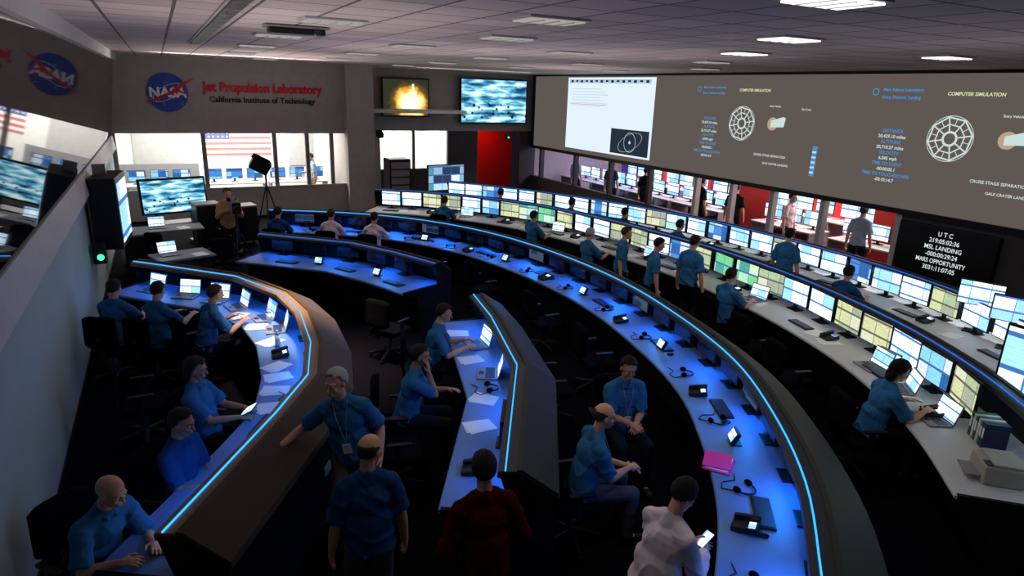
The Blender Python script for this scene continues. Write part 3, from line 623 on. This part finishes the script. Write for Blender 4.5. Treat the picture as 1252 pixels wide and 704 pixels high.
for (x,y,d) in [(4.9,6.7,(1,-.2)),(5.0,8.3,(1,0)),(4.9,10.3,(1,.1)),(2.7,8.9,(.8,.5)),(1.75,5.6,(.9,-.2)),(7.3,6.2,(1,-.1)),(-.5,7.7,(1,0)),(6.9,5.2,(1,-.3)),(3.9,6.2,(.9,-.3)),(-.2,14.8,(.6,.6)),(.9,13.9,(.3,.9)),(1.2,16.3,(-.3,.9)),(4.5,11.8,(.9,.4))]: chair(x,y,d)

# media corner
e=thing('monitor_cart',"rolling cart carrying a large tilted lit display",'monitor cart',(.1,17.6,0),.25); box('bezel',(1.5,.08,.85),(0,0,1.25),M['black'],e,(-.15,0,0),.02); quadxz('screen',1.4,.75,(0,-.05,1.25),M['s_room'],e,rx=-.15)
for s in (-1,1): box('leg',(.06,.06,1.2),(s*.4,.12,.6),M['black'],e); box('foot',(.08,.7,.05),(s*.4,.05,.06),M['black'],e)
box('shelf',(.9,.5,.04),(0,0,.6),M['black'],e)
def tripod(x,y,h,label,cat,name):
    e=thing(name,label,cat,(x,y,0))
    for k in range(3):
        a=2*PI*k/3+.3; cyl('leg',.018,(0,0,h*.75),(.4*math.cos(a),.4*math.sin(a),0),M['black'],e)
    cyl('centre_pole',.025,(0,0,h*.6),(0,0,h),M['black'],e); return e
for (x,y,rz,w) in [(-.1,16.2,.1,1.4),(.1,13.5,.3,1.0)]:
    e=thing('work_table',"small grey-topped table cluttered with media equipment",'table',(x,y,0),rz); box('top',(w,.7,.04),(0,0,.73),M['grey'],e,bev=.006)
    for a in (-1,1):
        for b_ in (-1,1): box('leg',(.05,.05,.71),(a*(w/2-.06),b_*.3,.355),M['black'],e)
    inst('lap_w',None,(x-.2,y,.75),rz); inst('paper',b_paper,(x+.3,y-.1,.75),.3)
e=tripod(1.2,14.6,1.3,"professional video camera on a black tripod",'video camera','video_camera'); box('camera_body',(.18,.5,.24),(0,0,1.42),M['black'],e,bev=.02); cyl('lens',.06,(0,-.22,1.42),(0,-.45,1.42),M['black'],e,.08); box('viewfinder',(.08,.14,.08),(-.12,.1,1.56),M['black'],e,bev=.01); box('top_handle',(.03,.3,.03),(0,0,1.6),M['black'],e)
e=tripod(2.35,18.6,1.75,"light stand with tilted black studio lamp head",'light stand','light_stand'); box('lamp_head',(.5,.3,.34),(-.12,0,1.82),M['black'],e,(.3,.5,0),.04); box('barn_door',(.44,.02,.2),(-.12,-.2,2.0),M['black'],e,(.9,.5,0))
e=thing('equipment_rack',"tall black equipment rack with stacked units",'equipment rack',(6.7,20.8,0)); box('cabinet',(.7,.7,1.7),(0,0,.85),M['black'],e,bev=.02)
for k in range(6): box('rack_unit',(.6,.02,.2),(0,-.36,.25+k*.25),M['grey'],e)
for (x,y,h) in [(.75,17.0,1.1),(1.6,17.4,.95),(-.7,15.4,.8)]:
    e=thing('equipment_case',"black wheeled media equipment case",'case',(x,y,0),.2,'media equipment cases'); box('case_body',(.55,.5,h-.1),(0,0,h/2+.05),M['black'],e,bev=.02); box('lid',(.57,.52,.04),(0,0,h+.02),M['grey'],e,bev=.01)
    for a in (-1,1): cyl('caster',.04,(a*.2,-.03,.045),(a*.2,.03,.045),M['grey'],e)
e=thing('multi_view_display',"flat display showing rows of bright picture tiles",'monitor',(8.05,19.9,0),.1); box('bezel',(1.35,.08,.85),(0,0,1.15),M['black'],e,bev=.02); quadxz('screen',1.28,.78,(0,-.043,1.15),M['s_tiles'],e)
for s in (-1,1): box('leg',(.06,.06,1.2),(s*.4,.08,.6),M['black'],e)
for x in (6.3,6.65):
    e=thing('wall_camera',"small black camera hanging on a wall bracket",'camera',(x,Y2-.35,2.35),0,'small wall cameras'); box('body',(.2,.32,.18),(0,0,0),M['black'],e,(.3,0,0),.03); cyl('lens',.06,(0,-.15,-.04),(0,-.2,-.06),M['off'],e); box('bracket',(.04,.3,.04),(0,.2,.08),M['black'],e); cyl('indicator',.02,(.06,-.165,.03),(.06,-.17,.03),M['red'],e)
e=thing('ceiling_camera',"small dark camera with green light on wall",'camera',(11.6,Y2-.3,2.25)); box('body',(.2,.2,.2),(0,0,0),M['black'],e,bev=.03); cyl('indicator',.03,(0,-.1,-.02),(0,-.12,-.02),M['green'],e); box('bracket',(.05,.2,.05),(0,.18,0),M['black'],e)

def sdesk(x,y,rz,w,scr,label,n=3,mw=.5,mh=.34):
    e=thing('office_desk',label,'desk',(x,y,0),rz); box('top',(w,.75,.04),(0,0,.73),M['deskw'],e,bev=.005)
    for s in (-1,1): box('side_panel',(.04,.7,.71),(s*(w/2-.04),0,.355),M['grey'],e)
    for k in range(n):
        a=(k-(n-1)/2)*(w/n); R_=Matrix.Rotation(rz,3,'Z')@Vector((a,.1,0)); inst('m_%s_%g'%(scr,mw),b_mon(M[scr],mw,mh),(x+R_.x,y+R_.y,.75),rz+random.uniform(-.15,.15))
for i,y in enumerate((21.4,19.2,17.0,14.8)): sdesk(14.4,y,-PI/2,2.1,'s_white',"pale desk with bright monitors behind glass partition",3,.62,.4)
for y in (20.3,17.9,15.5,12.9,10.6,8.3): sdesk(16.4,y,-PI/2,2.2,'s_white' if y>9 else 's_blue',"pale desk with bright monitors behind glass partition",3,.66,.46)
for y in (11.6,9.2): sdesk(14.4,y,-PI/2,1.9,'s_white',"pale desk with bright monitors behind glass partition",3,.56,.38)
for x in (-.2,2.0,4.0): sdesk(x,23.4,0,1.9,'s_blue',"pale office desk with monitors behind the window",3)

# ---------------------------------------------------------------- people
def ik(a,c,l1,l2,pole):
    a=Vector(a);c=Vector(c);d=c-a;L=min(d.length,(l1+l2)*.995); dn=d.normalized(); x=(l1*l1-l2*l2+L*L)/(2*L); h=math.sqrt(max(0,l1*l1-x*x))
    p=Vector(pole); p=(p-dn*p.dot(dn)).normalized(); return a+dn*x+p*h, a+dn*L
def hand(bm,w,f,n,left,curl):
    f=f.normalized(); n=(n-f*n.dot(f)).normalized(); s=f.cross(n); th=(-s if left else s)
    rot=Matrix((s,f,n)).transposed(); ell(bm,w+f*.045,(.040,.050,.016),rot,12,8)
    tc(bm,w-f*.02,.026,w+f*.03,.023)
    for o,l in ((.031,.072),(.0105,.082),(-.010,.078),(-.030,.062)):
        b0=w+f*.078+th*o; c1=curl; d1=(f*math.cos(c1)+n*math.sin(c1)+th*o*3).normalized(); b1=b0+d1*l*.5; d2=(f*math.cos(c1*2)+n*math.sin(c1*2)+th*o*3).normalized(); b2=b1+d2*l*.5
        tc(bm,b0,.009,b1,.0085,seg=8); tc(bm,b1,.0085,b2,.007,seg=8)
    t0=w+f*.025+th*.03; t1=t0+(f*.6+th*.75+n*.2).normalized()*.04; t2=t1+(f*.95+th*.2+n*.3).normalized()*.032
    tc(bm,t0,.013,t1,.011,seg=8); tc(bm,t1,.011,t2,.009,seg=8)
def person(label,x,y,d,pose='sit',lean=.12,sl=0,twist=0,hl=None,hr=None,head=(0,.15),shirt='blue',pants='navy',skin='a',hair='brown',style='short',near=False,H=1.0,longs=False,lan=False,specs=False,fl=None,fr=None,zoff=0,fat=1.0,group=None,nl=None,nr=None,hold=None):
    sit=pose=='sit'
    P=Vector((0,0,.56 if sit else .93))
    t=Vector((math.sin(sl),math.sin(lean)*math.cos(sl),math.cos(lean)*math.cos(sl))).normalized()
    xa=Vector((math.cos(twist),math.sin(twist),0)); xa=(xa-t*xa.dot(t)).normalized(); ya=t.cross(xa)
    T=Matrix((xa,ya,t)).transposed()
    NB=P+t*.53; S={-1:P+t*.438-xa*.165,1:P+t*.438+xa*.165}
    Rh=Matrix.Rotation(head[0],3,'Z')@Matrix.Rotation(-head[1],3,'X')
    HC=NB+t*.06+Rh@Vector((0,.025,.105))
    hp=lambda v: HC+Rh@Vector(v)
    dl={'sit':Vector((-.14,.42,.80)),'stand':Vector((-.27,.06,.80))}[pose]; dr={'sit':Vector((.14,.42,.80)),'stand':Vector((.27,.06,.80))}[pose]
    HT={-1:Vector(hl) if hl else dl,1:Vector(hr) if hr else dr}
    HIP={s:P+Vector((s*.09,0,-.03)) for s in (-1,1)}
    FT={-1:Vector(fl) if fl else (Vector((-.13,.45,.09)) if sit else Vector((-.11,.02,.09))),1:Vector(fr) if fr else (Vector((.13,.42,.09)) if sit else Vector((.11,-.03,.09)))}
    J={}
    for s in (-1,1):
        el,wr=ik(S[s],HT[s],.29,.26,Vector((s*.5,-.6,-.7)))
        kn,an=ik(HIP[s],FT[s],.44,.43,Vector((s*.12,1,.35)))
        J[s]=(el,wr,kn,an)
    vox=.0065 if near else .0115
    bm=bmesh.new()
    ell(bm,P,(.150,.105,.12),T); ell(bm,P+t*.16,(.135*fat,.095*fat,.16),T); ell(bm,P+t*.33,(.145,.095,.16),T)
    tc(bm,S[-1],.047,S[1],.047)
    for s in (-1,1): tc(bm,S[s]+t*.005,.040,NB-t*.02+xa*s*.03,.043)
    tc(bm,NB-t*.06,.056,hp((0,-.02,-.06)),.051)
    ell(bm,hp((0,-.012,.022)),(.074,.094,.09),Rh); ell(bm,hp((0,.022,-.03)),(.058,.064,.082),Rh); ell(bm,hp((0,.048,-.088)),(.034,.034,.026),Rh)
    tc(bm,hp((0,.084,.01)),.008,hp((0,.108,-.028)),.0125,seg=8); tc(bm,hp((-.018,.086,-.062)),.008,hp((.018,.086,-.062)),.008,seg=8); tc(bm,hp((-.016,.086,-.073)),.007,hp((.016,.086,-.073)),.007,seg=8)
    for s in (-1,1):
        tc(bm,hp((s*.014,.084,.024)),.009,hp((s*.042,.072,.024)),.009,seg=8); ell(bm,hp((s*.036,.068,-.03)),(.02,.018,.02),Rh,10,8)
        ell(bm,hp((s*.076,-.005,-.008)),(.011,.02,.031),Rh)
        el,wr,kn,an=J[s]; tc(bm,S[s],.046,el,.040); tc(bm,el,.040,el.lerp(wr,.3),.042); tc(bm,el.lerp(wr,.3),.042,wr,.026)
        nrm=(nl if s<0 else nr); nrm=Vector(nrm) if nrm else Vector((-s*.35,.1,-1)) if sit else Vector((-s*1,0,-.1))
        fd=(wr-el).normalized()
        hand(bm,wr,(fd+Vector((0,.2,-.05 if sit else -.3))).normalized(),nrm,s<0,.35)
        tc(bm,HIP[s],.078,kn,.052); tc(bm,kn,.052,an,.036); tc(bm,an,.03,an+Vector((s*.015,.10,-.05)),.02)
    body=remesh('person',bm,SKIN[skin],vox,None,2)
    body["label"]=label; body["category"]='person'
    if group: body["group"]=group
    i=.018; bm=bmesh.new()
    ell(bm,P+t*.16,(.148*fat+i,.108*fat+i,.17),T); ell(bm,P+t*.33,(.152+i,.103+i,.165),T); tc(bm,P-t*.07,.182,P+t*.2,.158,True,20,xa,.74)
    tc(bm,S[-1],.048+i,S[1],.048+i)
    for s in (-1,1): tc(bm,S[s]+t*.005,.040+i,NB-t*.02+xa*s*.03,.041+i)
    tc(bm,NB-t*.06,.080,NB+t*.015,.067,True,20)
    for s in (-1,1):
        tc(bm,NB+t*.028+ya*-.055,.014,NB+t*.012+xa*s*.058+ya*.01,.013,seg=8); tc(bm,NB+t*.012+xa*s*.058+ya*.01,.013,NB-t*.04+xa*s*.03+ya*.085,.013,seg=8)
        el,wr=J[s][:2]
        if longs:
            tc(bm,S[s],.050+i,el,.046+i); tc(bm,el,.046+i,el.lerp(wr,.93),.036+i*.8,True)
        else: tc(bm,S[s],.048+i,S[s].lerp(el,.3),.052+i); tc(bm,S[s].lerp(el,.1),.050+i,S[s].lerp(el,.84),.066+i*.6,True)
    remesh('shirt',bm,CL[shirt],.009 if near else .012,body,2,.014,x*3+y,(P.z,NB.z))
    bm=bmesh.new(); ell(bm,P-t*.01,(.162,.115,.115),T)
    for s in (-1,1):
        kn,an=J[s][2:]; tc(bm,HIP[s],.09,kn,.066); tc(bm,kn,.066,an+Vector((0,0,-.02)),.058,True)
    remesh('trousers',bm,CL[pants],.014,body,3,.005,y,(0,1))
    for s in (-1,1):
        an=J[s][3]; bm=bmesh.new(); f=Vector((s*.12,1,0)).normalized(); tc(bm,an-f*.03+Vector((0,0,-.045)),.042,an+f*.14+Vector((0,0,-.05)),.038); tc(bm,an,.043,an+Vector((0,0,-.04)),.045)
        remesh('shoe',bm,M['shoe'],.014,body,2)
    if style!='none':
        bm=bmesh.new(); bmesh.ops.create_uvsphere(bm,u_segments=40,v_segments=28,radius=1)
        rm=[]
        for v in bm.verts:
            yy,zz=v.co.y,v.co.z; j=random.uniform(-.05,.05)
            if style=='bald': keep=(zz<.42-.5*max(0,yy+.3)+j and zz>max(-.7,-.30+(yy)*.8)+j and yy<.2)
            elif yy>.45: keep=zz>.52+j+.15*(abs(v.co.x)<.25)
            elif yy>-.05: keep=zz>(-.38+(yy+.05)/.5*.9)+j
            else: keep=zz>max(-.8,-.38+(yy+.05)*.8)+j
            if not keep: rm.append(v)
        bmesh.ops.delete(bm,geom=rm,context='VERTS')
        th={'short':1.10,'bald':1.025,'long':1.15}[style]
        for v in bm.verts:
            w=1+(.035 if style!='bald' else .008)*math.sin(v.co.x*23+v.co.y*9+x)*math.cos(v.co.z*19+v.co.y*13+y)+random.uniform(-.01,.01)
            v.co=Vector((v.co.x*.074*th*w,v.co.y*.094*th*w,v.co.z*.09*th*w))+Vector((0,-.012,.022))
        bmesh.ops.transform(bm,matrix=Matrix.Translation(HC)@Rh.to_4x4(),verts=bm.verts)
        if style=='long': ell(bm,hp((0,-.06,-.05)),(.07,.05,.10),Rh)
        h=frombm('hair',bm,HAIR[hair],body,True)
        md=h.modifiers.new('s','SOLIDIFY'); md.thickness=.012 if style!='bald' else .006; md.offset=0
    if near:
        bm=bmesh.new(); tc(bm,hp((-.02,.0935,-.0665)),.0035,hp((.02,.0935,-.0665)),.0035,seg=6); frombm('mouth',bm,M['lips'],body,True)
        for s in (-1,1):
            bm=bmesh.new(); ell(bm,hp((s*.029,.080,.006)),(.012,.009,.0065),Rh,10,6); frombm('eye',bm,M['eyew'],body,True)
            bm=bmesh.new(); ell(bm,hp((s*.029,.087,.006)),(.0055,.004,.0055),Rh,8,6); frombm('iris',bm,M['eyeb'],body,True)
            bm=bmesh.new(); tc(bm,hp((s*.013,.092,.026)),.0035,hp((s*.042,.080,.028)),.003,seg=6); frombm('eyebrow',bm,HAIR[hair],body,True)
    if specs:
        bm=bmesh.new()
        for s in (-1,1):
            for k in range(12):
                a=2*PI*k/12; b2=2*PI*(k+1)/12; tc(bm,hp((s*.032+.022*math.cos(a),.1,.004+.017*math.sin(a))),.002,hp((s*.032+.022*math.cos(b2),.1,.004+.017*math.sin(b2))),.002,seg=5)
            tc(bm,hp((s*.054,.1,.008)),.002,hp((s*.078,.0,.008)),.002,seg=5)
        tc(bm,hp((-.01,.1,.008)),.002,hp((.01,.1,.008)),.002,seg=5); frombm('eyeglasses',bm,M['black'],body)
    if lan:
        bm=bmesh.new(); c=P+t*.2+ya*(.13*fat+.035)
        for s in (-1,1): tc(bm,NB+xa*s*.06+ya*.05,.004,NB-t*.12+xa*s*.04+ya*.132,.004,seg=6); tc(bm,NB-t*.12+xa*s*.04+ya*.132,.004,c,.004,seg=6)
        frombm('lanyard',bm,M['grey'],body); bd=box('badge',(.07,.006,.09),c-t*.05+ya*.012,M['paper'],body); bd.rotation_euler=T.to_euler()
    body.location=(x,y,zoff); body.rotation_euler=(0,0,faceP(d)); body.scale=(H,H,H)
    bpy.context.view_layer.update()
    if hold:
        c=body.matrix_world@((J[-1][1]+J[1][1])/2+Vector((0,.07,.035)))
        e=thing(hold[0],hold[1],hold[2],c,faceP(d)); e.rotation_euler=(.5,0,faceP(d)); box('case',hold[3],(0,0,0),M['black'],e,bev=.004)
        box('display',(hold[3][0]*.88,hold[3][1]*.88,.002),(0,0,hold[3][2]/2+.001),M['s_white'],e)
    return body
DESK={'hl':(-.14,.44,.82),'hr':(.14,.46,.82)}
B="person in blue polo shirt "
for (x,y,d,l,hd) in [(-.82,9.65,(.5,.85),"seated at console",(0,.2)),(-.33,9.35,(.75,.65),"seated facing a laptop",(.2,.3)),(.22,9.0,(.95,.3),"seated leaning toward a laptop",(0,.25))]:
    person(B+l,x,y,d,lean=.25 if x>0 else .08,head=hd,hair='dark' if x<0 else 'brown',near=x>0,shirt='blue',**DESK); chair(x-.06*d[0],y-.06*d[1],d)
person("person with dark hair in blue polo reclining with tablet",.1,6.5,(.9,-.45),lean=-.18,head=(.15,.25),hair='dark',style='long',near=True,skin='b',hl=(-.1,.34,.78),hr=(.1,.36,.78),fl=(-.12,.62,.09),fr=(.14,.58,.09),hold=('tablet_computer',"small tablet computer held in both hands",'tablet',(.2,.14,.01))); chair(.07,6.55,(.9,-.45))
person("person in dark blue shirt seated with hands folded",-.15,5.45,(.8,-.6),lean=.0,head=(.1,.3),hair='dark',shirt='blue2',near=True,skin='b',hl=(-.05,.30,.70),hr=(.05,.32,.72)); chair(-.2,5.5,(.8,-.6))
person("balding grey-haired man in blue polo leaning over a laptop",-.74,4.85,(.6,-.75),lean=.35,head=(.2,.4),hair='grey',style='bald',near=True,hl=(-.12,.46,.78),hr=(.12,.44,.78)); chair(-.8,4.93,(.6,-.75))
person("grey-haired man in blue polo with lanyard leaning on console",1.16,4.95,(-.35,-.9),pose='stand',lean=.12,sl=.14,head=(-.5,.12),hair='grey',near=True,lan=True,hr=(.56,.12,1.06),hl=(-.24,.16,.95),pants='khaki',nr=(0,0,-1))
person("bald man in blue shirt standing with arms at his sides",.98,3.8,(.1,1),pose='stand',lean=.04,head=(-.9,.15),hair='brown',style='bald',near=True,pants='khaki',shirt='blue2',fat=1.1,H=.97)
person("dark-haired person in maroon jacket standing facing the consoles",1.60,3.25,(.1,1),pose='stand',lean=.08,head=(-.2,.1),hair='dark',shirt='maroon',longs=True,near=True,pants='black',hl=(-.22,.22,.98),hr=(.22,.22,.98),fat=1.1,H=.97)
person("man with eyeglasses in blue polo typing on a laptop",2.72,7.25,(.85,-.35),lean=.22,head=(-.1,.3),hair='dark',near=True,specs=True,lan=True,**DESK); chair(2.65,7.28,(.85,-.35))
person("man in blue polo resting his chin on his hand",2.0,6.05,(.85,-.35),lean=.2,head=(-.1,.15),hair='dark',near=True,skin='b',hl=(-.1,.44,.80),hr=(.06,.24,1.07),nr=(-.3,-1,.3)); chair(1.93,6.08,(.85,-.35))
person("dark-haired man in blue polo seated with clasped hands",4.0,4.95,(-.3,-1),lean=.12,head=(-.1,.25),hair='dark',near=True,skin='b',lan=True,hl=(-.03,.34,.72),hr=(.03,.36,.74)); chair(4.02,5.03,(-.3,-1))
person("bald man in blue polo seated with elbows on his thighs",2.98,4.15,(.95,-.25),lean=.22,head=(-.1,.15),hair='brown',style='bald',near=True,lan=True,hl=(-.03,.42,.70),hr=(.05,.42,.72),pants='grey'); chair(2.9,4.17,(.95,-.25))
person("dark-haired man in white shirt looking down at a phone",2.48,2.62,(.97,.1),pose='stand',lean=.28,head=(.1,.65),hair='dark',shirt='white',longs=True,near=True,hl=(-.05,.44,1.08),hr=(.06,.46,1.06),pants='black',H=.94,fat=1.12,hold=('mobile_phone',"white mobile phone held in both hands",'phone',(.07,.14,.01)))
person("dark-haired woman in blue shirt seated working at a laptop",6.42,3.75,(.85,-.4),lean=.25,head=(0,.35),hair='dark',style='long',near=True,**DESK); chair(6.33,3.8,(.85,-.4))
person(B+"seated at row of monitors",7.6,7.1,(1,0),lean=.1,head=(0,.1),hair='dark',**DESK); chair(7.5,7.1,(1,0))
for i,(x,y,d,hd,h) in enumerate([(7.2,9.3,(.6,-.6),(.2,.2),'brown'),(7.15,8.35,(.8,-.4),(0,.3),'dark'),(7.7,8.05,(.9,.2),(0,.2),'dark'),(9.85,7.9,(.95,.3),(.1,.1),'dark')]):
    person(B+"standing between the console rows",x,y,d,'stand',lean=.06,head=hd,hair=h,H=.94 if i<2 else .97,group='standing staff between consoles')
for (x,y,d,sh,h) in [(7.25,10.5,(.9,.1),'blue','grey'),(7.1,12.5,(.9,.2),'blue','dark'),(6.0,15.0,(.7,.7),'blue','brown'),(3.0,14.0,(.5,.8),'white','brown'),(3.75,13.35,(.6,.75),'white','dark'),(2.0,14.6,(.5,.85),'blue2','dark'),(9.65,10.6,(1,0),'blue','dark'),(8.95,13.8,(.9,.3),'blue2','dark'),(9.4,12.2,(.9,.3),'blue2','dark'),(9.6,6.5,(.95,0),'blue2','dark'),(7.95,15.8,(.8,.5),'blue2','dark')]:
    person("person in %s shirt seated with back turned at consoles"%{'blue':'blue','white':'white','blue2':'dark blue'}[sh],x,y,d,lean=.1,head=(0,.1),hair=h,shirt=sh,group='seated staff at far consoles',**DESK); chair(x-.08*d[0],y-.08*d[1],d)
for (x,y,d,sh) in [(13.4,13.9,(.9,-.2),'black'),(13.6,11.0,(.2,-.9),'white'),(13.4,12.6,(.9,.4),'black'),(13.4,18.2,(.9,.4),'blue2'),(13.4,16.4,(.9,.2),'black'),(13.5,9.0,(.9,.2),'pale'),(13.4,20.4,(.9,.2),'pale'),(15.6,14.3,(.5,-.8),'white')]:
    person("person standing in the room behind the glass partition",x,y,d,'stand',lean=.03,hair='dark',shirt=sh,head=(0,.1),group='people behind the glass')
person("man in pale blue shirt standing in the bright office",4.35,22.5,(-1,-.1),'stand',lean=.05,shirt='pale',hair='brown',head=(0,.2),hr=(.15,.35,1.1),pants='khaki')
person("camera operator in tan shirt standing behind a tripod camera",1.1,15.3,(.1,-1),'stand',lean=.12,shirt='tan',hair='brown',head=(0,.2),longs=True,hl=(-.1,.4,1.3),hr=(.12,.4,1.3))

# ---------------------------------------------------------------- camera
cam=bpy.data.cameras.new('camera'); co=bpy.data.objects.new('camera',cam); COL.objects.link(co)
co.location=(0,0,3.9); co.rotation_euler=(1.2779,-.0315,-.481); cam.sensor_width=36; cam.lens=22.92; cam.clip_start=.05
SC.camera=co
